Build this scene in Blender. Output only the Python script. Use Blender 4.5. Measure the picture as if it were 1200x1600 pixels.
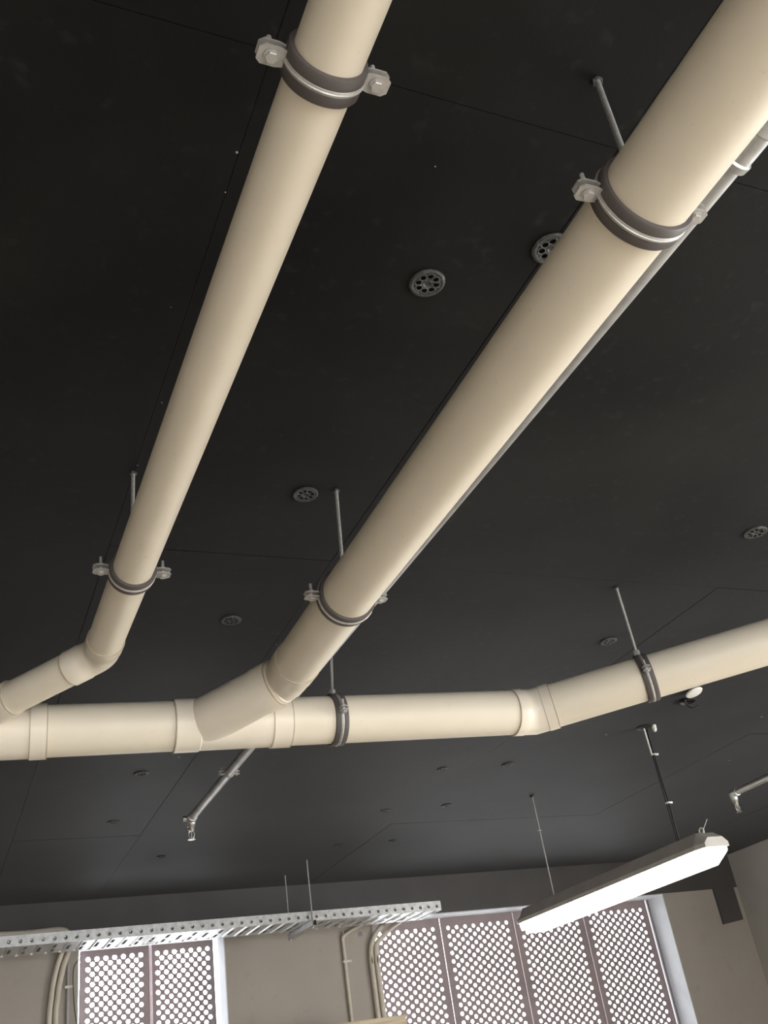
import bpy, bmesh, math, random
from mathutils import Vector, Matrix
random.seed(4)
for o in list(bpy.data.objects): bpy.data.objects.remove(o)
SC = bpy.context.scene
COL = SC.collection
EYE = 1.5                      # the camera stands 1.5 m above the floor; heights below are measured from it
V = Vector

# ------------------------------------------------------------------ camera
cd = bpy.data.cameras.new('camera'); cam = bpy.data.objects.new('camera', cd); COL.objects.link(cam)
cd.sensor_fit = 'VERTICAL'; cd.sensor_height = 32.0; cd.lens = 32.0*1523.343/1600.0
cd.clip_start = 0.02; cd.clip_end = 200
RT = (0.91445053, -0.37894902, -0.1420488)
DN = (0.08485618, 0.52273799, -0.84825964)
FW = (0.39570147, 0.76363776, 0.5101742)
cam.matrix_world = Matrix(((RT[0], -DN[0], -FW[0], 0), (RT[1], -DN[1], -FW[1], 0), (RT[2], -DN[2], -FW[2], EYE), (0, 0, 0, 1)))
SC.camera = cam

# ------------------------------------------------------------------ world, lights, exposure
w = bpy.data.worlds.new('sky'); SC.world = w; w.use_nodes = True
bg = w.node_tree.nodes['Background']; bg.inputs[0].default_value = (0.93, 0.96, 1.0, 1); bg.inputs[1].default_value = 7.5
# brightest part of the sky: two patches of sun-lit cloud low over the horizon outside the back wall
wn = w.node_tree; tcw = wn.nodes.new('ShaderNodeTexCoord'); total = None
for az, el, rad, power in ((9.3, 11.6, 5.3, 260.0), (24.3, 12.6, 5.0, 150.0)):
    a_, e_ = math.radians(az), math.radians(el)
    dp = wn.nodes.new('ShaderNodeVectorMath'); dp.operation = 'DOT_PRODUCT'
    dp.inputs[1].default_value = (math.sin(a_)*math.cos(e_), math.cos(a_)*math.cos(e_), math.sin(e_))
    wn.links.new(tcw.outputs['Generated'], dp.inputs[0])
    mr = wn.nodes.new('ShaderNodeMapRange'); mr.interpolation_type = 'SMOOTHSTEP'
    mr.inputs[1].default_value = math.cos(math.radians(rad+.6)); mr.inputs[2].default_value = math.cos(math.radians(rad-.6))
    mr.inputs[3].default_value = 0.0; mr.inputs[4].default_value = power
    wn.links.new(dp.outputs['Value'], mr.inputs[0])
    ad = wn.nodes.new('ShaderNodeMath'); ad.operation = 'ADD'; ad.inputs[1].default_value = 7.5
    if total: wn.links.new(total, ad.inputs[1])
    wn.links.new(mr.outputs[0], ad.inputs[0]); total = ad.outputs[0]
wn.links.new(total, bg.inputs[1])
SC.view_settings.view_transform = 'Standard'; SC.view_settings.look = 'None'
SC.view_settings.gamma = 1; SC.view_settings.use_curve_mapping = False
SC.view_settings.exposure = 0.0

def added_light(name, loc, direction, sx, sy, power, col=(1, 0.97, 0.92)):  # area lights added out of view to brighten the room
    l = bpy.data.lights.new(name, 'AREA'); l.shape = 'RECTANGLE'; l.size = sx; l.size_y = sy
    l.energy = power; l.color = col
    o = bpy.data.objects.new(name, l); COL.objects.link(o)
    o.location = (loc[0], loc[1], loc[2]+EYE)
    o.rotation_euler = V(direction).to_track_quat('-Z', 'Y').to_euler()
added_light('added_fill_right', (7.80, 0.6, 0.0), (-1, 0, 0), 4.4, 1.9, 265, (1, .975, .93))  # added fill from the right, brightens the pipe sides
added_light('added_fill_rear', (2.0, -3.2, 0.0), (0, 1, 0), 5.0, 1.9, 20)  # weak added fill from behind the camera
added_light('added_down_fill_right', (5.2, 0.8, 0.9), (0, 0, -1), .3, 2.4, 165, (1, .95, .87))  # no lamp of the room: added to light the floor for upward bounce
added_light('added_down_fill_rear', (1.2, -1.6, 0.9), (0, 0, -1), .3, 2.4, 165, (1, .95, .87))  # second added floor light, behind the camera

# ------------------------------------------------------------------ materials
def mat(name, col, rough=0.5, metal=0.0, noise=None, bump=None, spec=0.5, emit=None):
    m = bpy.data.materials.new(name); m.use_nodes = True; nt = m.node_tree; b = nt.nodes['Principled BSDF']
    b.inputs['Base Color'].default_value = (*col, 1); b.inputs['Roughness'].default_value = rough
    b.inputs['Metallic'].default_value = metal; b.inputs['Specular IOR Level'].default_value = spec
    tc = nt.nodes.new('ShaderNodeTexCoord')
    geo = nt.nodes.new('ShaderNodeNewGeometry')
    if noise:
        layers = noise if isinstance(noise, list) else [noise]
        last = None
        for (sc, c2, lo, hi) in layers:
            n = nt.nodes.new('ShaderNodeTexNoise'); n.inputs['Scale'].default_value = sc; n.inputs['Detail'].default_value = 6
            nt.links.new(geo.outputs['Position'], n.inputs['Vector'])
            r = nt.nodes.new('ShaderNodeMapRange'); r.inputs[1].default_value = lo; r.inputs[2].default_value = hi
            nt.links.new(n.outputs['Fac'], r.inputs[0])
            mx = nt.nodes.new('ShaderNodeMix'); mx.data_type = 'RGBA'
            if last is None: mx.inputs[6].default_value = (*col, 1)
            else: nt.links.new(last, mx.inputs[6])
            mx.inputs[7].default_value = (*c2, 1); nt.links.new(r.outputs[0], mx.inputs[0]); last = mx.outputs[2]
        nt.links.new(last, b.inputs['Base Color'])
    if bump:
        n = nt.nodes.new('ShaderNodeTexNoise'); n.inputs['Scale'].default_value = bump[0]; n.inputs['Detail'].default_value = 4
        nt.links.new(geo.outputs['Position'], n.inputs['Vector'])
        bp = nt.nodes.new('ShaderNodeBump'); bp.inputs['Strength'].default_value = bump[1]; bp.inputs['Distance'].default_value = bump[2]
        nt.links.new(n.outputs['Fac'], bp.inputs['Height']); nt.links.new(bp.outputs[0], b.inputs['Normal'])
    if emit:
        b.inputs['Emission Color'].default_value = (*emit[0], 1); b.inputs['Emission Strength'].default_value = emit[1]
    return m
M_PVC = mat('cream_pvc', (0.74, 0.67, 0.545), 0.42, noise=[(3.0, (0.70, 0.63, 0.505), 0.35, 0.75), (60.0, (0.62, 0.545, 0.43), 0.66, 0.80)], bump=(9, 0.12, 0.01))
M_PVC2 = mat('cream_pvc_fitting', (0.76, 0.69, 0.575), 0.36, noise=(8.0, (0.71, 0.64, 0.53), 0.4, 0.75), bump=(14, 0.10, 0.01))
M_GROOVE = mat('tan_groove_shade', (0.42, 0.36, 0.27), 0.5, noise=(30, (0.50, 0.43, 0.33), 0.4, 0.7))  # darker tan on the socket lips paints in the shade of the joint grooves
M_BLACK = mat('black_paint', (0.0065, 0.006, 0.0055), 0.60, noise=[(2.2, (0.012, 0.0115, 0.0105), 0.35, 0.7), (24, (0.016, 0.0155, 0.0145), 0.60, 0.74)], bump=(110, 0.14, 0.002), spec=0.10)
M_BAND = mat('dark_grey_paint', (0.072, 0.066, 0.066), 0.55, noise=(3, (0.084, 0.078, 0.076), 0.35, 0.7), bump=(50, 0.15, 0.004))
M_CONC = mat('beige_concrete', (0.40, 0.36, 0.31), 0.8, noise=[(1.6, (0.45, 0.41, 0.36), 0.35, 0.7), (9, (0.36, 0.325, 0.28), 0.60, 0.85)], bump=(30, 0.2, 0.006))
M_CONC2 = mat('pale_render', (0.50, 0.48, 0.44), 0.75, noise=[(1.2, (0.42, 0.40, 0.36), 0.4, 0.7)], bump=(22, 0.2, 0.006))
M_FLOOR = mat('concrete_floor', (0.42, 0.38, 0.32), 0.6, noise=(1.5, (0.34, 0.31, 0.27), 0.35, 0.7), bump=(20, 0.2, 0.005))
M_GALV = mat('galvanised_steel', (0.62, 0.62, 0.61), 0.38, 0.85, noise=(38, (0.48, 0.48, 0.48), 0.4, 0.65), bump=(60, 0.1, 0.003))
M_GALVP = mat('galvanised_pipe', (0.58, 0.58, 0.57), 0.42, 0.75, noise=(14, (0.44, 0.44, 0.44), 0.4, 0.7), bump=(30, 0.1, 0.003))
M_ZINC = mat('zinc_clamp', (0.52, 0.50, 0.47), 0.50, 0.5, noise=(80, (0.40, 0.39, 0.37), 0.4, 0.7))
M_RUB = mat('grey_black_rubber', (0.085, 0.072, 0.068), 0.55)
M_PLUG = mat('painted_fixing', (0.040, 0.040, 0.039), 0.55, noise=(70, (0.12, 0.12, 0.115), 0.52, 0.72), bump=(120, 0.5, 0.003))
M_DARK = mat('black_plastic', (0.012, 0.012, 0.012), 0.5)
M_WHITE = mat('white_plastic', (0.78, 0.76, 0.71), 0.4, noise=(20, (0.7, 0.68, 0.63), 0.4, 0.7))
M_HULL = mat('grey_light_housing', (0.50, 0.47, 0.43), 0.5, noise=(12, (0.44, 0.41, 0.38), 0.4, 0.7))
M_LAMP = mat('glowing_diffuser', (0.9, 0.88, 0.8), 0.4, emit=((1.0, 0.90, 0.76), 9.0))
M_SCREEN = mat('perforated_metal', (0.36, 0.29, 0.29), 0.55, 0.1, noise=(5, (0.30, 0.24, 0.25), 0.35, 0.7))
M_FRAME = mat('pale_window_lining', (0.70, 0.72, 0.74), 0.45, noise=(7, (0.62, 0.64, 0.67), 0.35, 0.7))
M_ALU = mat('grey_window_metal', (0.30, 0.28, 0.29), 0.45, 0.3, noise=(9, (0.25, 0.235, 0.24), 0.4, 0.7))
M_COND = mat('cream_conduit', (0.66, 0.60, 0.50), 0.4, noise=(10, (0.60, 0.55, 0.46), 0.4, 0.7))
M_CONDG = mat('grey_conduit', (0.42, 0.40, 0.38), 0.45, noise=(10, (0.38, 0.36, 0.34), 0.4, 0.7))
M_BRASS = mat('plated_brass', (0.60, 0.56, 0.50), 0.35, 0.8, noise=(60, (0.5, 0.46, 0.4), 0.4, 0.7))
M_CHIP = mat('bare_plaster_chip', (0.38, 0.37, 0.34), 0.8, noise=(90, (0.22, 0.21, 0.2), 0.4, 0.6))
M_BLACK.node_tree.nodes['Principled BSDF'].inputs['Sheen Weight'].default_value = 0.10
M_BLACK.node_tree.nodes['Principled BSDF'].inputs['Sheen Roughness'].default_value = 0.35
def wood(name, c1, c2):
    m = mat(name, c1, 0.6); nt = m.node_tree; b = nt.nodes['Principled BSDF']; g = nt.nodes.new('ShaderNodeNewGeometry')
    mp = nt.nodes.new('ShaderNodeMapping'); mp.inputs['Scale'].default_value = (1.2, 30, 30); nt.links.new(g.outputs['Position'], mp.inputs['Vector'])
    n = nt.nodes.new('ShaderNodeTexNoise'); n.inputs['Scale'].default_value = 2.0; n.inputs['Detail'].default_value = 5; nt.links.new(mp.outputs[0], n.inputs['Vector'])
    cr = nt.nodes.new('ShaderNodeValToRGB'); cr.color_ramp.elements[0].color = (*c2, 1); cr.color_ramp.elements[1].color = (*c1, 1)
    cr.color_ramp.elements[0].position = 0.35; cr.color_ramp.elements[1].position = 0.6
    nt.links.new(n.outputs['Fac'], cr.inputs[0]); nt.links.new(cr.outputs[0], b.inputs['Base Color'])
    return m
M_WOOD = wood('pale_timber', (0.66, 0.56, 0.40), (0.44, 0.35, 0.23))

# ------------------------------------------------------------------ helpers
def tag(o, label=None, cat=None, group=None, kind=None):
    if label: o['label'] = label
    if cat: o['category'] = cat
    if group: o['group'] = group
    if kind: o['kind'] = kind
    return o
def thing(name, label, cat, loc, group=None):
    o = bpy.data.objects.new(name, None); COL.objects.link(o); o.empty_display_size = 0.05
    o.location = (loc[0], loc[1], loc[2]+EYE); return tag(o, label, cat, group)
def base_of(p):
    v = V((0, 0, 0))
    while p is not None: v += p.location; p = p.parent
    return v
def build(name, bm, m, parent=None, smooth=True, origin=None):
    me = bpy.data.meshes.new(name)
    if parent is not None: off = base_of(parent)
    elif origin is not None: off = V((origin[0], origin[1], origin[2]+EYE))
    else: off = V((0, 0, 0))
    bmesh.ops.translate(bm, verts=bm.verts, vec=V((0, 0, EYE))-off)
    bmesh.ops.recalc_face_normals(bm, faces=bm.faces)
    bm.to_mesh(me); bm.free(); me.materials.append(m)
    if smooth:
        me.polygons.foreach_set('use_smooth', [True]*len(me.polygons))
        me.set_sharp_from_angle(angle=math.radians(38))
    o = bpy.data.objects.new(name, me); COL.objects.link(o)
    if parent is not None: o.parent = parent
    elif origin is not None: o.location = off
    return o
def struct(name, bm, m, label=None, smooth=False, parent=None):
    o = build(name, bm, m, parent, smooth); o['kind'] = 'structure'
    if label: o['label'] = label
    return o
def box(bm, c, s, ax=None):
    """box, centre c, full sizes s, optional axes (X, Y, Z)"""
    c = V(c); ax = ax or (V((1, 0, 0)), V((0, 1, 0)), V((0, 0, 1))); vs = []
    for i in (-1, 1):
        for j in (-1, 1):
            for k in (-1, 1): vs.append(bm.verts.new(c+ax[0]*(i*s[0]/2)+ax[1]*(j*s[1]/2)+ax[2]*(k*s[2]/2)))
    for f in ((0, 1, 3, 2), (4, 6, 7, 5), (0, 4, 5, 1), (2, 3, 7, 6), (0, 2, 6, 4), (1, 5, 7, 3)): bm.faces.new([vs[i] for i in f])
def bx(bm, x0, x1, y0, y1, z0, z1): box(bm, ((x0+x1)/2, (y0+y1)/2, (z0+z1)/2), (x1-x0, y1-y0, z1-z0))
def frame(d, up=V((0, 0, 1))):
    d = V(d).normalized()
    if abs(d.dot(up)) > 0.98: up = V((0, 1, 0))
    s = d.cross(up).normalized(); u = s.cross(d).normalized(); return d, s, u
def lathe(bm, p, d, prof, n=40, closed=False):
    """profile of (distance along d, radius) turned about the axis; closed = ring profile"""
    p = V(p); d, s, u = frame(d); rings = []
    for (t, r) in prof:
        if r <= 1e-6: rings.append([bm.verts.new(p+d*t)])
        else: rings.append([bm.verts.new(p+d*t+(s*math.cos(2*math.pi*i/n)+u*math.sin(2*math.pi*i/n))*r) for i in range(n)])
    pairs = list(zip(rings[:-1], rings[1:]))
    if closed: pairs.append((rings[-1], rings[0]))
    for a, b in pairs:
        for i in range(n):
            j = (i+1) % n
            if len(a) == 1 and len(b) == 1: continue
            if len(a) == 1: bm.faces.new((a[0], b[j], b[i]))
            elif len(b) == 1: bm.faces.new((a[i], a[j], b[0]))
            else: bm.faces.new((a[i], a[j], b[j], b[i]))
def cyl(bm, a, b, r, n=16, r2=None):
    a, b = V(a), V(b); L = (b-a).length; r2 = r if r2 is None else r2
    lathe(bm, a, b-a, [(0, 0), (0, r), (L, r2), (L, 0)], n)
def sweep(bm, pts, radii, n=40, caps=True):
    """tube through pts with mitred corners; radii a number or list"""
    pts = [V(p) for p in pts]; m = len(pts)
    if not isinstance(radii, (list, tuple)): radii = [radii]*m
    segs = [(pts[i+1]-pts[i]).normalized() if (pts[i+1]-pts[i]).length > 1e-7 else None for i in range(m-1)]
    for i in range(m-1):
        if segs[i] is None: segs[i] = segs[i-1] if i else segs[i+1]
    _, s, u = frame(segs[0]); rings = []
    for i in range(m):
        din = segs[max(i-1, 0)]; dout = segs[min(i, m-2)]
        t = din+dout; t = t.normalized(); k = max(t.dot(dout), 0.3)
        if i > 0:
            s = (s-din*s.dot(din)).normalized()
        ring = []
        ss = (s-din*s.dot(din)).normalized(); uu = ss.cross(din)
        for a in range(n):
            v = (ss*math.cos(2*math.pi*a/n)+uu*math.sin(2*math.pi*a/n))*radii[i]
            # slide along din until it lies on the mitre plane
            v = v-din*(v.dot(t)/max(din.dot(t), 0.2))
            ring.append(bm.verts.new(pts[i]+v))
        rings.append(ring)
        s = ss-dout*ss.dot(dout); s.normalize()
    for a, b in zip(rings[:-1], rings[1:]):
        for i in range(n):
            j = (i+1) % n; bm.faces.new((a[i], a[j], b[j], b[i]))
    if caps: bm.faces.new(rings[0]); bm.faces.new(rings[-1])
def curve_pts(ctrl, k=10):
    """Catmull-Rom through ctrl"""
    c = [V(p) for p in ctrl]; c = [c[0]*2-c[1]]+c+[c[-1]*2-c[-2]]; out = []
    for i in range(1, len(c)-2):
        for j in range(k):
            t = j/k
            out.append(0.5*((2*c[i])+(-c[i-1]+c[i+1])*t+(2*c[i-1]-5*c[i]+4*c[i+1]-c[i+2])*t*t+(-c[i-1]+3*c[i]-3*c[i+1]+c[i+2])*t**3))
    out.append(c[-2]); return out
def hexnut(bm, p, d, r, h):
    lathe(bm, p, d, [(0, 0), (0, r*0.9), (h*0.15, r), (h*0.85, r), (h, r*0.9), (h, 0)], 6)

# ------------------------------------------------------------------ room
H = 1.64; FL = -1.5; XL, XR = -3.0, 7.57; YF, YB = -3.0, 8.25; HEAD = 1.32; SILL = -0.55; T = 0.27
b = bmesh.new(); bx(b, XL-.3, XR+.3, YF-.3, YB+.3, FL-.2, FL); struct('floor', b, M_FLOOR)
# ceiling: a slab with boards fixed under it, thin open joints between the boards
b = bmesh.new(); bx(b, XL-.3, XR+.3, YF-.3, YB+.3, H+.012, H+.25)
xs = [XL-.3, -1.28, 0.444, 1.21, 2.965, 4.71, 6.46, XR+.3]; ys = [YF-.3, -.82, 0.99, 2.795, 4.6, 6.4, YB+.3]
for i in range(len(xs)-1):
    for j in range(len(ys)-1):
        g = 0.0010
        dz = 0.0 if (i+j) % 2 == 0 else 0.0008
        bx(b, xs[i]+g, xs[i+1]-g, ys[j]+g, ys[j+1]-g, H-dz, H+.014)
struct('ceiling', b, M_BLACK)
# walls
b = bmesh.new()
bx(b, XL, 1.085, YB, YB+T, FL, HEAD); bx(b, 2.215, 3.50, YB, YB+T, FL, HEAD); bx(b, 6.62, XR, YB, YB+T, FL, HEAD)
bx(b, 1.085, 2.215, YB, YB+T, FL, SILL); bx(b, 3.50, 6.62, YB, YB+T, FL, SILL)
struct('wall_back', b, M_CONC)
b = bmesh.new(); bx(b, XL, XR, YB-.002, YB+T, HEAD, H+.01); struct('trim_1', b, M_BAND, 'dark painted band of wall above the windows, under the ceiling')
b = bmesh.new(); bx(b, XL-.2, XL, YF-.3, YB+.3, FL, H+.01); struct('wall_left', b, M_CONC)
b = bmesh.new()
bx(b, XR, XR+.2, YF-.3, -1.6, FL, H+.01); bx(b, XR, XR+.2, 2.8, YB+.3, FL, H+.01)
bx(b, XR, XR+.2, -1.6, 2.8, FL, -.95); bx(b, XR, XR+.2, -1.6, 2.8, .95, H+.01); struct('wall_right', b, M_CONC2)
b = bmesh.new()
bx(b, XL, -.5, YF-.2, YF, FL, H+.01); bx(b, 4.5, XR, YF-.2, YF, FL, H+.01)
bx(b, -.5, 4.5, YF-.2, YF, FL, -.95); bx(b, -.5, 4.5, YF-.2, YF, .95, H+.01); struct('wall_front', b, M_CONC)
for nm, (a0, a1, z0, z1, axis, c) in dict(added_window_3=(-1.6, 2.8, -.95, .95, 'y', XR+.06), added_window_4=(-.5, 4.5, -.95, .95, 'x', YF-.1)).items():  # unseen windows and their wall openings, added for brightness
    b = bmesh.new(); f = .05
    rects = [(a0, a0+f, z0, z1), (a1-f, a1, z0, z1), (a0, a1, z0, z0+f), (a0, a1, z1-f, z1)]
    for k in (1, 2): m_ = a0+(a1-a0)*k/3; rects.append((m_-f/2, m_+f/2, z0, z1))
    for (p, q, r_, s_) in rects:
        if axis == 'y': bx(b, c, c+.05, p, q, r_, s_)
        else: bx(b, p, q, c-.05, c, r_, s_)
    struct(nm, b, M_ALU)

# ------------------------------------------------------------------ windows in the back wall, perforated screens outside
def perforated(bm, x0, x1, z0, z1, y, PW, PH, PR, ncol):
    """sheet with staggered round holes, plain margins"""
    nrow = int((z1-z0-0.05)/PH)
    mx = ((x1-x0)-ncol*PW)/2; mz = ((z1-z0)-nrow*PH)/2
    ax, az = x0+mx, z0+mz; cache = {}
    def vert(x, z):
        k = (round(x*1e5), round(z*1e5))
        if k not in cache: cache[k] = bm.verts.new((x, y, z))
        return cache[k]
    def cell(cx, cz):
        N = 16; inner = []; outer = []
        corner = [(PW/2, 0), (0, PH/2), (-PW/2, 0), (0, -PH/2)]
        for q in range(4):
            p, r_ = corner[q], corner[(q+1) % 4]
            for k in range(4):
                t = k/4; outer.append(vert(cx+p[0]*(1-t)+r_[0]*t, cz+p[1]*(1-t)+r_[1]*t))
                a = 2*math.pi*(q*4+k)/N; inner.append(bm.verts.new((cx+PR*math.cos(a), y, cz+PR*math.sin(a))))
        for k in range(N): bm.faces.new((outer[k], outer[(k+1) % N], inner[(k+1) % N], inner[k]))
    for i in range(ncol):
        for j in range(nrow): cell(ax+(i+.5)*PW, az+(j+.5)*PH)
    for i in range(1, ncol):
        for j in range(1, nrow): cell(ax+i*PW, az+j*PH)
    tri = lambda a, c, d: bm.faces.new([bm.verts.new((p[0], y, p[1])) for p in (a, c, d)])
    X1, Z1 = ax+ncol*PW, az+nrow*PH
    for j in range(nrow+1):                                   # half cells along the upright edges
        z = az+j*PH; lo = max(z-PH/2, az); hi = min(z+PH/2, Z1)
        tri((ax, lo), (ax+PW/2, z), (ax, hi)) if 0 < j < nrow else None
        tri((X1, lo), (X1-PW/2, z), (X1, hi)) if 0 < j < nrow else None
    for i in range(1, ncol):
        x = ax+i*PW
        tri((x-PW/2, az), (x+PW/2, az), (x, az+PH/2)); tri((x-PW/2, Z1), (x+PW/2, Z1), (x, Z1-PH/2))
    for (cx, sx) in ((ax, 1), (X1, -1)):
        for (cz, sz) in ((az, 1), (Z1, -1)): tri((cx, cz), (cx+sx*PW/2, cz), (cx, cz+sz*PH/2))
    def quad(a0, a1, c0, c1): bm.faces.new([bm.verts.new(p) for p in ((a0, y, c0), (a1, y, c0), (a1, y, c1), (a0, y, c1))])
    quad(x0, ax, z0, z1); quad(X1, x1, z0, z1); quad(ax, X1, z0, az); quad(ax, X1, Z1, z1)
def window(nm, x0, x1, panels, labels, ztop, *pf):
    b = bmesh.new()                                            # lining of the opening: head, jambs and sill
    t = .008
    bx(b, x0, x1, YB+.0, YB+T, HEAD-t, HEAD+.0005); bx(b, x1-t, x1, YB, YB+T, SILL, HEAD-t); bx(b, x0, x0+t, YB, YB+T, SILL, HEAD-t)
    bx(b, x0, x1, YB-.02, YB+T, SILL-.02, SILL)
    struct(nm, b, M_FRAME)
    for (p0, p1), lb in zip(panels, labels):
        root = thing('perforated_screen', lb, 'screen', ((p0+p1)/2, YB+T-.02, SILL), 'perforated panels outside the windows')
        b = bmesh.new(); perforated(b, p0, p1, SILL+.01, ztop, YB+T-.02, *pf)
        o = build('perforated_sheet', b, M_SCREEN, root, smooth=False)
        md = o.modifiers.new('thickness', 'SOLIDIFY'); md.thickness = 0.003; md.offset = 0
        b = bmesh.new()
        for xx in (p0+.0015, p1-.0015): bx(b, xx-.0015, xx+.0015, YB+T-.026, YB+T-.012, SILL+.01, ztop)
        build('side_flange', b, M_SCREEN, root, smooth=False)
window('window_1', 1.085, 2.215, [(1.13, 1.662), (1.685, 2.182)],
       ['perforated screen panel in the narrow left window, left half, half hidden in glare', 'perforated screen panel in the narrow left window, right half'], HEAD-.010, .0675, .0715, .0170, 7)
window('window_2', 3.50, 6.62, [(3.512, 4.266), (4.274, 5.032), (5.040, 5.804), (5.812, 6.570)],
       ['perforated screen panel in the wide window, beside the curved cream conduits', 'perforated screen panel in the wide window, just right of the tray end',
        'perforated screen panel in the wide window, below the far end of the glowing light', 'perforated screen panel in the wide window, nearest the right hand reveal'], HEAD-.005, .0870, .0700, .0168, 8)
b = bmesh.new()
for xx in (1.676,): bx(b, xx-.02, xx+.02, YB+T+.03, YB+T+.07, SILL, HEAD)
struct('trim_2', b, M_ALU)
b = bmesh.new(); bx(b, 6.582, 6.606, YB+T-.04, YB+T, SILL, HEAD-.008); struct('trim_3', b, M_ALU)

# ------------------------------------------------------------------ drain pipes
P3 = lambda x: V((x, 3.2806-.0718*x, 1.18235+.0134*x))
P2 = lambda y: V((.9304+.0397*y, y, 1.13984+.0387*y))
P1 = lambda y: V((.4233, y, 1.2739))
R3, R2, R1 = .0856, .0752, .0523
E1, J1 = V((.4233, 2.8231, 1.2739)), V((-.0117, 3.2815, 1.1822))
E2, J2 = V((1.0470, 2.9379, 1.2535)), V((.8123, 3.2223, 1.1932))
E3 = P3(2.1247); D3 = V((1, -.71, .1)).normalized(); D30 = V((1, -.0718, .0134)).normalized()
def pipe(label, pts, r, cat='pipe', name='drain_pipe', group=None, m=None):
    b = bmesh.new(); sweep(b, pts, r, 64)
    o = build(name, b, m or M_PVC, origin=pts[0]); return tag(o, label, cat, group)
G = None
pipe('slim cream drain pipe running alone at the upper left', [P1(.2), P1(E1.y-.03)], R1)
pipe('wide cream drain pipe crossing the middle to the upper right corner', [P2(.1), P2(E2.y-.03)], R2)
d1 = (J1-E1).normalized(); d2 = (J2-E2).normalized()
pipe('short cream pipe slanting down to the left edge below the slim pipe bend', [E1+d1*.03, J1-d1*.26], R1)
pipe('cream main drain section between the two slanted branch fittings', [P3(.27), P3(.78)], R3)
pipe('cream main drain section right of the wide branch, holding the middle clamp', [P3(1.08), P3(2.08)], R3)
pipe('cream main drain section rising to the right edge beyond the shallow bend', [E3+D3*.03, E3+D3*1.6], R3)
pipe('cream main drain end leaving through the left edge of the view', [P3(-1.2), P3(-.45)], R3)
def elbow(label, E, din, dout, r, la, lb, lip=.0038, soft=True):
    """socketed bend: socket, swept body, socket"""
    din = V(din).normalized(); dout = V(dout).normalized(); pts = []; rad = []
    ro = r+lip
    root = thing('pipe_elbow', label, 'elbow fitting', E)
    b = bmesh.new()
    k = la*.30
    # body with a round bend made of five short chords
    c = r*.55
    path = [E-din*la, E-din*(la-.0015), E-din*(la*.55), E-din*(la*.52)]
    rads = [r+.0005, ro, ro, ro-.002]
    N = 6
    a0, a1 = E-din*min(la*.5, c), E+dout*min(lb*.5, c)
    if not soft: path.append(E); rads.append(ro-.002)
    for i in range(N+1 if soft else 0):
        t = i/N; path.append(a0*(1-t)**2+E*2*t*(1-t)+a1*t*t); rads.append(ro-.002)
    path += [E+dout*(lb*.52), E+dout*(lb*.55), E+dout*(lb-.0015), E+dout*lb]; rads += [ro-.002, ro, ro, r+.0005]
    sweep(b, path, rads, 64, caps=False); build('elbow_body', b, M_PVC2, root)
    for (P, d) in ((E-din*la, din), (E+dout*lb, -dout)):
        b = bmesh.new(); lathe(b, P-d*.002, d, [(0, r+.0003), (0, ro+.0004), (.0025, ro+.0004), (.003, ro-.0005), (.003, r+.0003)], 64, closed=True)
        build('socket_lip', b, M_GROOVE, root)
    return root
elbow('small cream elbow at the lower end of the slim left pipe', E1, (0, 1, 0), d1, R1, .098, .112)
elbow('large cream elbow where the wide pipe bends into its branch', E2, (.0397, 1, .0387), d2, R2, .155, .040, .0035)
elbow('wide cream elbow at the shallow bend of the main drain', E3, D30, D3, R3, .095, .085, .005, False)
def wye(label, x0, x1, lipw, J, dj, rb, lb, boss=True):
    root = thing('branch_fitting', label, 'branch fitting', P3(x1)-V((0, 0, 0)))
    dv = D30; L = (P3(x1)-P3(x0)).length
    b = bmesh.new(); ro = R3+.006
    prof = [(0, R3+.0005), (.0, ro), (lipw, ro), (lipw+.004, ro-.004), (L-lipw*.8-.004, ro-.004), (L-lipw*.8, ro), (L, ro), (L, R3+.0005)]
    lathe(b, P3(x0), dv, prof, 72)
    build('run_body', b, M_PVC2, root)
    b = bmesh.new(); end = J-dj*lb
    Lb = (J-end).length
    lathe(b, end, dj, [(0, rb+.0005), (0, rb+.0055), (.07, rb+.0055), (.078, rb+.004), (Lb, rb+.006), (Lb, 0)], 64)
    build('branch_arm', b, M_PVC2, root)
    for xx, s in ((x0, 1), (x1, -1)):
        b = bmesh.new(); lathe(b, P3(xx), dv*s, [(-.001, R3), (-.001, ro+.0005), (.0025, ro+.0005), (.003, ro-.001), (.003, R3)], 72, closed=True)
        build('socket_lip', b, M_GROOVE, root)
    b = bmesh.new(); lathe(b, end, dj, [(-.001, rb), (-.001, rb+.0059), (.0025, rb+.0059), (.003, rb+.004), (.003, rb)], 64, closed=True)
    build('socket_lip', b, M_GROOVE, root)
    return root
wye('large cream branch fitting where the wide pipe joins the main drain', .727, 1.1346, .085, J2, d2, R2+.002, (J2-E2).length-.035)
wye('cream branch fitting cut by the left edge, taking the slim slanted pipe', -.50, .3168, .065, J1, d1, R1, .30)
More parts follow.
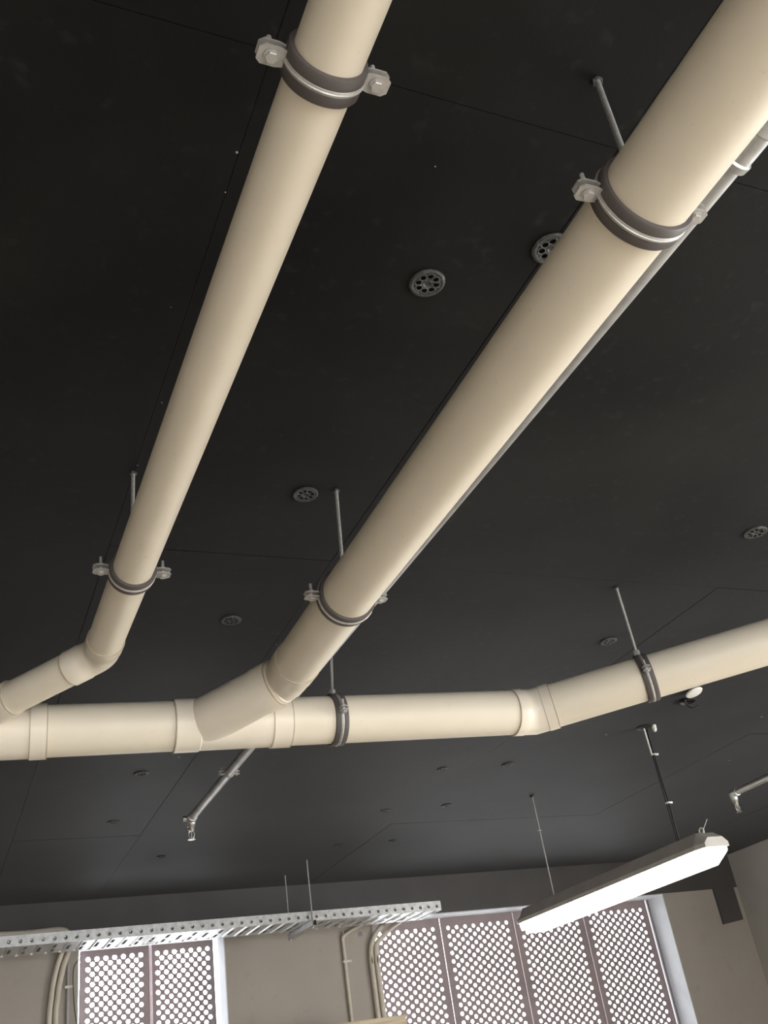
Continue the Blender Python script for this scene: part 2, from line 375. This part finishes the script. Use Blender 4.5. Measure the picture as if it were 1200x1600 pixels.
# ------------------------------------------------------------------ clamps with hanger rods
def clamp(label, P, d, r, ceil_pt, earlen=.042, group='rubber lined pipe clamps on the cream pipes', bw=.047, rod=True, nm='pipe_clamp', lined=True, tilt=0):
    P = V(P); d, s, u = frame(d)
    root = thing(nm, label, 'pipe clamp', P)
    rr = r
    if lined:
        b = bmesh.new(); h = bw/2
        lathe(b, P-d*h, d, [(0, r+.0004), (0, r+.0070), (.003, r+.0088), (bw*.36, r+.0088), (bw*.40, r+.006), (bw*.60, r+.006), (bw*.64, r+.0088), (bw-.003, r+.0088), (bw, r+.0070), (bw, r+.0004)], 72, closed=True)
        build('rubber_lining', b, M_RUB, root); rr = r+.0062
    mw = bw*.22 if lined else bw*.7; th = .003
    for sgn, nm_ in ((1, 'upper_band'), (-1, 'lower_band')):
        b = bmesh.new(); n = 36; rings = []
        for i in range(n+1):
            a = math.radians(3)+(math.pi-math.radians(6))*i/n
            rd = s*math.cos(a)+u*(sgn*math.sin(a))
            prof = [(-mw/2, rr), (-mw/2, rr+th*.7), (-mw*.30, rr+th), (-mw*.14, rr+th), (0, rr+th+.0016), (mw*.14, rr+th), (mw*.30, rr+th), (mw/2, rr+th*.7), (mw/2, rr)]
            rings.append([b.verts.new(P+d*t+rd*q) for (t, q) in prof])
        for A, B in zip(rings[:-1], rings[1:]):
            for k in range(len(A)):
                j = (k+1) % len(A); b.faces.new((A[k], A[j], B[j], B[k]))
        b.faces.new(rings[0]); b.faces.new(rings[-1])
        for sd in (-1, 1):                                     # bolt ears
            c = P+s*sd*(rr+earlen/2)+u*(sgn*.0065)
            n8 = []
            q = earlen/2; hw = .0155 if lined else .010
            outline = [(-q, -hw*.8), (-q*.4, -hw), (q*.65, -hw), (q, -hw*.6), (q, hw*.6), (q*.65, hw), (-q*.4, hw), (-q, hw*.8)]
            lo = [b.verts.new(c+s*(sd*x)+d*y+u*(-.0016)) for x, y in outline]; hi = [b.verts.new(c+s*(sd*x)+d*y+u*.0016) for x, y in outline]
            b.faces.new(lo); b.faces.new(hi)
            for k in range(8): j = (k+1) % 8; b.faces.new((lo[k], lo[j], hi[j], hi[k]))
        build(nm_, b, M_ZINC, root)
    for sd in (-1, 1):
        c = P+s*sd*(rr+earlen*.52); b = bmesh.new(); k = 1 if lined else .7
        hexnut(b, c-u*.0085, -u, .0098*k, .0065*k); cyl(b, c-u*.009, c+u*.036*k, .0040*k, 12); hexnut(b, c+u*.0085, u, .0090*k, .007*k)
        lathe(b, c-u*.0105, u, [(0, 0), (0, .0118*k), (.0018, .0118*k), (.0018, 0)], 20)
        build('bolt', b, M_ZINC, root)
    if rod:
        top = V(ceil_pt); a = P+u*(rr+th)
        dr = (top-a).normalized(); b = bmesh.new()
        hexnut(b, a-dr*.003, dr, .013, .026)
        build('rod_socket', b, M_ZINC, root)
        b = bmesh.new(); L = (top-a).length
        prof = [(0, 0), (0, .0052)]; t = .02; k = 0
        while t < L-.004:
            prof.append((t, .0058 if k % 2 else .0049)); t += .004; k += 1
        prof += [(L, .0052), (L, 0)]
        lathe(b, a, dr, prof, 14); build('threaded_rod', b, M_ZINC, root)
        b = bmesh.new(); hexnut(b, top-V((0, 0, .009)), V((0, 0, 1)), .011, .009); build('ceiling_nut', b, M_PLUG, root)
    return root
d2p = V((.0397, 1, .0387))
clamp('pipe clamp around the slim left pipe at the top of the view', P1(.7716), (0, 1, 0), R1, (.44, .80, H))
clamp('small looking pipe clamp on the slim left pipe just above its bend', P1(2.2961), (0, 1, 0), R1, (.443, 2.37, H))
clamp('largest pipe clamp, around the wide pipe near the upper right', P2(.7844), d2p, R2, (1.070, .862, H))
clamp('pipe clamp around the wide pipe above its large elbow', P2(2.2897), d2p, R2, (1.066, 2.354, H))
clamp('pipe clamp around the middle of the level main drain', P3(1.3125), D30, R3, (1.388, 3.30, H), earlen=.034)
clamp('pipe clamp around the main drain beyond its shallow bend', (2.5007, 2.8611, 1.2484), D3, R3, (2.473, 2.846, H), earlen=.034)

# ------------------------------------------------------------------ sprinkler pipes
def sprinkler(root, p, drop=V((0, 0, -1)), k=1.0):
    """elbow under the pipe end and a pendent head"""
    b = bmesh.new(); q = p+drop*.030
    lathe(b, p+drop*.018, drop, [(0, 0), (0, .021), (.012, .021), (.014, .016), (.03, .016), (.03, .012), (.036, .012), (.036, 0)], 24)
    o = build('sprinkler_head', b, M_BRASS, root)
    q = p+drop*.052
    b = bmesh.new(); s = V((1, 0, 0))
    for sd in (-1, 1): sweep(b, curve_pts([q+s*sd*.010, q+s*sd*.016+drop*.016, q+s*sd*.012+drop*.034, q+drop*.044], 5), .0026, 8)
    build('frame_arms', b, M_BRASS, o)
    b = bmesh.new(); cyl(b, q, q+drop*.040, .0028, 10); build('glass_bulb', b, M_ZINC, o)
    b = bmesh.new(); lathe(b, q+drop*.044, drop, [(0, 0), (0, .008), (.001, .020), (.003, .021), (.004, .012), (.004, 0)], 20); build('deflector', b, M_BRASS, o)
    return o
SP = lambda y: V((1.336-.0068*y, y, 1.462))
root = thing('sprinkler_pipe', 'long galvanised sprinkler pipe beside the wide pipe, ending under the main drain', 'sprinkler pipe', SP(5.4))
b = bmesh.new(); sweep(b, [SP(.1), SP(5.37)], .0215, 36); build('steel_pipe', b, M_GALVP, root)
b = bmesh.new(); e = SP(5.40); sweep(b, [e-V((0, .05, 0)), e-V((0, .049, 0)), e-V((0, .02, 0)), e+V((0, .0, -.004)), e+V((0, .004, -.03))], [.022, .0265, .0265, .026, .024], 30)
build('end_elbow', b, M_GALVP, root)
b = bmesh.new(); cyl(b, e+V((.0, 0, 0)), e+V((-.045, 0, .0)), .014, 16); build('side_plug', b, M_GALVP, root)
sprinkler(root, e+V((0, .004, -.014)))
b = bmesh.new()
for y in (.80,): lathe(b, SP(y-.05), (0, 1, 0), [(0, .022), (0, .029), (.014, .031), (.018, .027), (.08, .027), (.084, .031), (.10, .029), (.10, .022)], 30)
build('coupling', b, M_GALV, root)
def steel_clamp(label, P, d, ceil_pt): return clamp(label, P, d, .0218, ceil_pt, earlen=.030, bw=.024, nm='steel_clamp', lined=False, rod=False)
steel_clamp('bare steel clamp on the sprinkler pipe below the main drain', SP(4.603), (0, 1, 0), (1.31, 4.62, H))
clamp('rubber lined clamp on the sprinkler pipe at the right edge', SP(.70), (0, 1, 0), .0218, (1.335, .70, H), earlen=.03, bw=.03)
root = thing('sprinkler_pipe', 'short visible galvanised sprinkler pipe entering from the right edge', 'sprinkler pipe', (4.875, 5.088, 1.40))
q = V((4.880, 5.088, 1.40))
b = bmesh.new(); sweep(b, [V((4.905, 2.0, 1.402)), q], .0215, 32); build('steel_pipe', b, M_GALVP, root)
b = bmesh.new(); sweep(b, [q-V((0, .05, 0)), q-V((0, .049, 0)), q-V((0, .02, 0)), q+V((0, .0, -.004)), q+V((.004, .004, -.04))], [.022, .0270, .0270, .026, .024], 30); build('end_elbow', b, M_GALVP, root)
sprinkler(root, q+V((.004, .004, -.024)), V((.05, .0, -1)).normalized())

# ------------------------------------------------------------------ round fixings on the ceiling
def disc_mesh():
    b = bmesh.new(); R_ = .040; n = 48; nh = 8
    # washer with eight round holes: a fan of cells, a rim, a hub
    lathe(b, (0, 0, 0), (0, 0, 1), [(0, .0285), (-.0045, .0295), (-.0055, .035), (-.003, .0395), (0, .040)], n)
    lathe(b, (0, 0, 0), (0, 0, 1), [(0, .012), (-.004, .012), (-.005, .009), (-.002, .006), (-.002, 0)], n)
    for k in range(nh):
        a0 = 2*math.pi*(k+.5)/nh; a1 = 2*math.pi*(k+1.5)/nh; c = 2*math.pi*(k+1)/nh
        cx, cy = .0205*math.cos(c), .0205*math.sin(c); N = 16; inn = []; out = []
        for i in range(N):
            a = 2*math.pi*i/N; inn.append(b.verts.new((cx+.0062*math.cos(a+c), cy+.0062*math.sin(a+c), -.0045)))
            t = i/N*4; 
            cor = [(a1-.0*1, .0290), (a1, .0118), (a0, .0118), (a0, .0290)]
            # start at the outer middle and walk round the sector
            path = [(c, .0290), (a1, .0290), (a1, .0118), (c, .0118), (a0, .0118), (a0, .0290), (c, .0290)]
            u_ = i/N*6; q = int(u_); f = u_-q; A = path[q][0]*(1-f)+path[q+1][0]*f; Rr = path[q][1]*(1-f)+path[q+1][1]*f
            out.append(b.verts.new((Rr*math.cos(A), Rr*math.sin(A), -.0045)))
        for i in range(N): j = (i+1) % N; b.faces.new((out[i], out[j], inn[j], inn[i]))
    return b
spots = [((.969, 1.453), 'round perforated fixing alone on the black ceiling between the two long pipes', 1.1),
         ((1.214, 1.276), 'round fixing half hidden behind the wide pipe', 1.2),
         ((.977, 2.392), 'round fixing beside the hanger rod of the wide pipe', 1),
         ((.977, 3.291), 'round fixing on the ceiling just left of the large elbow', 1),
         ((2.786, 2.354), 'round fixing near the right edge above the main drain', 1.15),
         ((2.771, 3.344), 'round fixing beside the hanger rod of the bent main drain', 1),
         ((2.784, 5.176), 'round fixing below the main drain, left one of the pair', .8),
         ((3.208, 5.115), 'round fixing below the main drain, right one of the pair', .9),
         ((.984, 5.141), 'round fixing below the main drain, left of the sprinkler pipe', 1),
         ((2.773, 6.044), 'small far round fixing left of the ceiling joint, above the wide window', .9),
         ((3.195, 5.975), 'small far round fixing with dark rim right of the ceiling joint', .9),
         ((.988, 6.060), 'small far round fixing left of the sprinkler head', .9),
         ((1.463, 6.983), 'small far round fixing below the sprinkler head', .8),
         ((3.179, 6.879), 'farthest round fixing right of the hung tray rods', .8),
         ((2.763, 6.928), 'farthest round fixing above the hung tray rods', .8)]
b = disc_mesh(); first = None
for (x, y), lb, k in spots:
    if first is None:
        first = build('ceiling_fixing', b, M_PLUG, origin=(0, 0, 0)); o = first
        md = o.modifiers.new('t', 'SOLIDIFY'); md.thickness = .002
    else: o = first.copy(); COL.objects.link(o)
    o.location = (x, y, H+EYE-.002); o.scale = (k, k, 1); o.rotation_euler = (0.0, 0.03, random.random()*3)
    tag(o, lb, 'ceiling fixing', 'round fixings on the black ceiling')
# paint chips and filled screw heads
rc = random.Random(9)
chips = [((.439, 1.219), .0045, 'brightest pale paint chip, left of the slim pipe near the top'), ((.442, 1.321), .002, 'tiny pale paint chip left of the slim pipe, below the brightest one'),
         ((.406, 1.679), .002, 'faint paint chip left of the slim pipe at about a third of the height'), ((.457, 2.035), .002, 'tiny pale paint dot left of the slim pipe above its hanger rod'),
         ((.449, 2.332), .002, 'tiny pale paint dot just above the hanger rod of the slim pipe'), ((.844, 1.140), .002, 'faint paint chip above the lone round fixing'),
         ((1.224, 3.50), .003, 'tiny pale paint chip beside the wide pipe above its large elbow'), ((1.129, 4.892), .005, 'pale paint chip just under the main drain at the lower left'),
         ((3.60, 4.60), .009, 'pale paint chip under the main drain, right of its shallow bend'),
         ((4.546, 4.303), .009, 'pale paint chip at the right edge under the main drain'), ((4.988, 5.13), .009, 'faint wide paint chip above the right sprinkler elbow')]
for (x, y), r_, lb in chips:
    b = bmesh.new(); n = 9
    ring = [b.verts.new((x+r_*rc.uniform(.6, 1.2)*math.cos(2*math.pi*i/n), y+r_*rc.uniform(.6, 1.3)*math.sin(2*math.pi*i/n), H-.0006)) for i in range(n)]
    c = b.verts.new((x, y, H-.0022))
    for i in range(n): b.faces.new((ring[i], ring[(i+1) % n], c))
    cap = [b.verts.new(v.co+V((0, 0, .0008))) for v in ring]; b.faces.new(cap)
    for i in range(n): j = (i+1) % n; b.faces.new((ring[i], ring[j], cap[j], cap[i]))
    o = build('paint_chip', b, M_CHIP, origin=(x, y, H)); tag(o, lb, 'paint chip', 'pale chips in the ceiling paint')

# loose white cover beside a dark ceiling box
root = thing('ceiling_outlet', 'dark round outlet with a loose white cover hanging, right of the bent drain', 'ceiling outlet', (3.74, 3.98, H))
b = bmesh.new(); lathe(b, (3.775, 4.045, H), (0, 0, -1), [(0, .046), (.012, .046), (.014, .043), (.003, .040), (.003, 0)], 32); build('outlet_ring', b, M_DARK, root)
b = bmesh.new(); c = V((3.700, 3.900, H-.012)); ax = V((.10, -.22, -1)).normalized()
lathe(b, c, ax, [(0, 0), (0, .047), (.006, .049), (.012, .044), (.016, .02), (.0165, 0)], 36); build('white_cover', b, M_WHITE, root)
b = bmesh.new(); sweep(b, curve_pts([(3.735, 4.02, H-.004), (3.745, 4.03, H-.03), (3.755, 4.02, H-.055), (3.78, 4.01, H-.06), (3.80, 4.0, H-.05)], 8), .004, 8); build('wire', b, M_DARK, root)

# ------------------------------------------------------------------ suspended light
LX, LZ = 3.80, .880; Y0, Y1 = 4.20, 6.22
root = thing('batten_light', 'glowing long batten light hung on rods in front of the wide window', 'light', (LX, (Y0+Y1)/2, LZ))
def loft(bm, secs):
    rings = [[bm.verts.new(p) for p in s] for s in secs]
    for A, B in zip(rings[:-1], rings[1:]):
        for i in range(len(A)): j = (i+1) % len(A); bm.faces.new((A[i], A[j], B[j], B[i]))
    bm.faces.new(rings[0]); bm.faces.new(rings[-1])
def sec(y, w_, zt, zb, ch):
    return [(LX-w_, y, zt), (LX-w_, y, zb+ch), (LX-w_+ch, y, zb), (LX+w_-ch, y, zb), (LX+w_, y, zb+ch), (LX+w_, y, zt)]
b = bmesh.new(); loft(b, [sec(Y0, .070, LZ, LZ-.03, .012), sec(Y0+.09, .088, LZ, LZ-.075, .03), sec(Y1-.09, .088, LZ, LZ-.075, .03), sec(Y1, .070, LZ, LZ-.03, .012)])
build('diffuser', b, M_LAMP, root, smooth=False)
b = bmesh.new()
def sec2(y, w_, zt): return [(LX-w_, y, LZ), (LX-w_, y, LZ+.022), (LX-w_*.62, y, zt), (LX+w_*.62, y, zt), (LX+w_, y, LZ+.022), (LX+w_, y, LZ)]
loft(b, [sec2(Y0-.012, .080, LZ+.05), sec2(Y0+.06, .098, LZ+.088), sec2(Y1-.06, .098, LZ+.088), sec2(Y1+.012, .080, LZ+.05)])
build('housing', b, M_HULL, root, smooth=False)
for (y, L) in ((4.47, 0), (5.81, 0)):
    b = bmesh.new(); cyl(b, (3.786, y, LZ+.08), (3.786, y, H), .0042, 10); o = build('suspension_rod', b, M_ZINC if y > 5 else M_DARK, root)
    b = bmesh.new(); lathe(b, (3.786, y, H), (0, 0, -1), [(0, .05 if y < 5 else .016), (.006, .05 if y < 5 else .016), (.016, .012), (.016, 0)], 24); build('ceiling_rose', b, M_DARK, root)
b = bmesh.new()
for y in (Y0+.075,): 
    cyl(b, (LX+.0, y, LZ+.09), (LX+.09, y+.03, LZ+.17), .0015, 6)
    sweep(b, [V((LX+.0, y, LZ+.10))+V((0, .018*math.cos(a*.4488), .018*math.sin(a*.4488))) for a in range(15)], .004, 8)
build('lifting_ring', b, M_WHITE, root)
b = bmesh.new(); sweep(b, curve_pts([(3.798, 4.47, LZ+.08), (3.796, 4.465, 1.08), (3.799, 4.465, 1.19), (3.796, 4.468, 1.42), (3.803, 4.475, H)], 8), .0052, 10); build('power_cable', b, M_DARK, root)
b = bmesh.new(); cyl(b, (3.774, 4.462, 1.47), (3.772, 4.462, H-.012), .0048, 10); build('cable_sleeve', b, M_WHITE, root)
b = bmesh.new(); lathe(b, (3.83, 4.44, H), (0, 0, -1), [(0, .014), (.03, .012), (.04, .006), (.04, 0)], 16); build('cable_gland', b, M_WHITE, root)
for z in (1.47, 1.19):
    b = bmesh.new(); lathe(b, (3.792, 4.465, z), (0, 0, 1), [(-.004, .014), (.004, .014), (.004, .010), (-.004, .010)], 16, closed=True); box(b, (3.812, 4.460, z), (.014, .008, .010)); build('cable_tie', b, M_WHITE, root)
b = bmesh.new(); box(b, (3.786, 5.81, 1.40), (.03, .004, .004)); build('rod_pin', b, M_ZINC, root)

# ------------------------------------------------------------------ cable tray
TX0, TX1, TY0, TY1, TZ0, TZ1 = -1.5, 3.745, 7.38, 7.77, 1.203, 1.273
root = thing('cable_tray', 'galvanised perforated cable tray hung along the window wall', 'cable tray', (2.65, 7.57, TZ0))
def tray_side(y, out):
    b = bmesh.new(); pitch = .0723; n = int((TX1-TX0)/pitch); x0 = TX1-n*pitch; zc = TZ0+.030; r_ = .0075
    def ringv(pts): return [b.verts.new(p) for p in pts]
    for k in range(n):
        cx = x0+(k+.5)*pitch; N = 16; outp = []
        path = [(pitch/2, 0), (pitch/2, TZ1-zc), (0, TZ1-zc), (-pitch/2, TZ1-zc), (-pitch/2, 0), (-pitch/2, TZ0-zc), (0, TZ0-zc), (pitch/2, TZ0-zc)]
        for i in range(8):
            p, q = path[i], path[(i+1) % 8]; outp += [p, ((p[0]+q[0])/2, (p[1]+q[1])/2)]
        O = ringv([(cx+p[0], y, zc+p[1]) for p in outp])
        A = ringv([(cx+.0135*math.cos(2*math.pi*i/N), y, zc+.0135*math.sin(2*math.pi*i/N)) for i in range(N)])
        Bq = ringv([(cx+.0095*math.cos(2*math.pi*i/N), y+out*.0065, zc+.0095*math.sin(2*math.pi*i/N)) for i in range(N)])
        Cq = ringv([(cx+.0060*math.cos(2*math.pi*i/N), y+out*.0050, zc+.0060*math.sin(2*math.pi*i/N)) for i in range(N)])
        for i in range(N):
            j = (i+1) % N
            b.faces.new((O[i], O[j], A[j], A[i])); b.faces.new((A[i], A[j], Bq[j], Bq[i])); b.faces.new((Bq[i], Bq[j], Cq[j], Cq[i]))
    bx(b, TX0, x0, y-.0006, y+.0006, TZ0, TZ1)
    bx(b, TX0, TX1, y-.001 if out < 0 else y-.012, y+.012 if out < 0 else y+.001, TZ1-.0015, TZ1)
    return b
build('front_side', tray_side(TY0, -1), M_GALV, root)
build('rear_side', tray_side(TY1, 1), M_GALV, root)
b = bmesh.new(); pitch = .0964; x = TX1; k = 0
while x-pitch > TX0:
    xa = x-pitch
    # flat plate, then a pressed rib with a long open slot
    def strip(pts, ya, yb):
        rows = [[b.verts.new((px, yy, pz)) for px, pz in pts] for yy in (ya, yb)]
        for i in range(len(pts)-1): b.faces.new((rows[0][i], rows[0][i+1], rows[1][i+1], rows[1][i]))
    f = [(xa, TZ0), (xa+.034, TZ0), (xa+.040, TZ0+.009), (xa+.050, TZ0+.009), (xa+.056, TZ0)]
    strip(f, TY0, TY1)
    s0, s1 = xa+.064, xa+.086
    strip([(xa+.056, TZ0), (s0, TZ0)], TY0, TY1); strip([(s1, TZ0), (x, TZ0)], TY0, TY1)
    if k % 2 == 0: bands = [(TY0, TY0+.05), (TY0+.17, TY0+.22), (TY1-.05, TY1)]
    else: bands = [(TY0, TY0+.11), (TY0+.28, TY1)]
    for ya, yb in bands: strip([(s0, TZ0), ((s0+s1)/2, TZ0-.001), (s1, TZ0)], ya, yb)
    x = xa; k += 1
build('slotted_base', b, M_GALV, root)
for (x, y) in ((2.650, 7.350), (2.632, 7.845)):
    b = bmesh.new(); cyl(b, (x, y, 1.145), (x, y, H), .0055, 12); build('hanger_rod', b, M_ZINC, root)
    b = bmesh.new(); hexnut(b, (x, y, 1.150), (0, 0, 1), .011, .009); build('nut', b, M_ZINC, root)
b = bmesh.new(); xa, xb, ya, yb, za, zb = 2.629, 2.670, 7.315, 7.90, 1.160, 1.201
for (p0, p1, q0, q1) in ((xa, xb, za, za+.0025), (xa, xa+.0025, za, zb), (xb-.0025, xb, za, zb), (xa, xa+.010, zb-.0025, zb), (xb-.010, xb, zb-.0025, zb)): bx(b, p0, p1, ya, yb, q0, q1)
build('strut_channel', b, M_GALV, root, smooth=False)

# ------------------------------------------------------------------ conduits on the wall
def tube(name, label, ctrl, r, m, cat='conduit', group=None, k=10, n=14):
    b = bmesh.new(); sweep(b, curve_pts(ctrl, k), r, n); o = build(name, b, m, origin=ctrl[0]); return tag(o, label, cat, group)
yw = YB-.030
tube('conduit', 'left cream conduit of the pair curving up behind the tray at the far left', [(.885, yw, -1.4), (.885, yw, .60), (.895, yw, .95), (.925, yw, 1.15), (.965, yw-.01, 1.28), (.965, yw-.03, 1.33), (.90, yw-.04, 1.365), (.70, yw-.04, 1.365), (.1, yw-.04, 1.37), (-1.0, yw-.04, 1.37)], .020, M_COND)
tube('conduit', 'right cream conduit of the pair curving up behind the tray at the far left', [(.930, yw, -1.4), (.930, yw, .60), (.940, yw, .95), (.972, yw, 1.15), (1.012, yw-.01, 1.28), (1.012, yw-.03, 1.38), (.94, yw-.04, 1.425), (.70, yw-.04, 1.422), (.1, yw-.04, 1.435), (-1.0, yw-.04, 1.44)], .020, M_COND)
root = thing('conduit', 'slim grey conduit with a clip left of the narrow window', 'conduit', (1.015, YB-.016, -1.4))
b = bmesh.new(); sweep(b, [(1.015, YB-.016, -1.4), (1.015, YB-.016, 1.19)], .0125, 14); build('grey_tube', b, M_CONDG, root)
for z in (1.03,):
    b = bmesh.new(); box(b, (1.02, YB-.016, z), (.06, .032, .018)); build('saddle_clip', b, M_WHITE, root)
tube('cable', 'thin dark cable hanging beside the narrow left window', [(1.075, YB-.05, 1.20), (1.052, YB-.045, 1.16), (1.046, YB-.045, 1.08), (1.058, YB-.045, .90), (1.085, YB-.04, .70), (1.10, YB-.04, .3), (1.08, YB-.04, -.4)], .0035, M_DARK, 'cable')
for i, (dx, lb) in enumerate(((0, 'left cream conduit of the pair curving past the wide window edge'), (.050, 'right cream conduit of the pair, lying over the wide window edge'))):
    tube('conduit', lb, [(3.445+dx, yw, -1.4), (3.445+dx, yw, .80), (3.445+dx, yw, .98), (3.462+dx, yw, 1.11), (3.53+dx*.9, yw-.02, 1.215-dx*.9), (3.595+dx*.8, yw-.07, 1.268-dx*.9), (3.60+dx, yw-.36, 1.275-dx*.4)], .0215, M_COND)
root = thing('conduit', 'single slim cream conduit bending up under the tray between the windows', 'conduit', (3.205, YB-.020, -1.4))
b = bmesh.new(); sweep(b, curve_pts([(3.215, YB-.022, -1.4), (3.215, YB-.022, .9), (3.215, YB-.022, 1.16), (3.222, YB-.026, 1.195), (3.262, YB-.03, 1.222), (3.36, YB-.06, 1.262), (3.42, YB-.10, 1.29)], 8), .0150, 14); build('cream_tube', b, M_COND, root)
b = bmesh.new(); box(b, (3.232, YB-.018, 1.005), (.075, .034, .016)); hexnut(b, (3.262, YB-.035, 1.005), (0, -1, 0), .006, .004); build('saddle_clip', b, M_WHITE, root)
b = bmesh.new(); lathe(b, (3.388, YB-.0001, 1.207), (0, -1, 0), [(0, .024), (.004, .022), (.005, .012), (.002, .008), (.002, 0)], 24)
tag(build('wall_plug', b, M_ALU, origin=(3.388, YB, 1.207)), 'small dark round plug on the wall between the two windows', 'wall plug')
# dark panel in the far right corner
b = bmesh.new(); vs = [(7.245, .985), (7.50, 1.010), (7.50, HEAD), (7.245, HEAD)]
fr = [b.verts.new((x, YB-.028, z)) for x, z in vs]; bk = [b.verts.new((x, YB-.0005, z)) for x, z in vs]
b.faces.new(fr); b.faces.new(bk)
for i in range(4): j = (i+1) % 4; b.faces.new((fr[i], fr[j], bk[j], bk[i]))
tag(build('wall_panel', b, M_BAND, smooth=False, origin=(7.37, YB, 1.0)), 'dark rectangular panel under the dark band in the right corner', 'wall panel')
# tall timber board standing in front of the wall, only its top edge in view
root = thing('timber_board', 'pale timber board whose top edge shows at the bottom of the view', 'board', (3.0, 7.6, FL))
b = bmesh.new(); bx(b, 2.45, 3.40, 7.58, 7.62, FL, .50); build('board_leaf', b, M_WOOD, root, smooth=False)
b = bmesh.new(); bx(b, 2.44, 3.41, 7.565, 7.635, .50, .515); build('top_batten', b, M_WOOD, root, smooth=False)
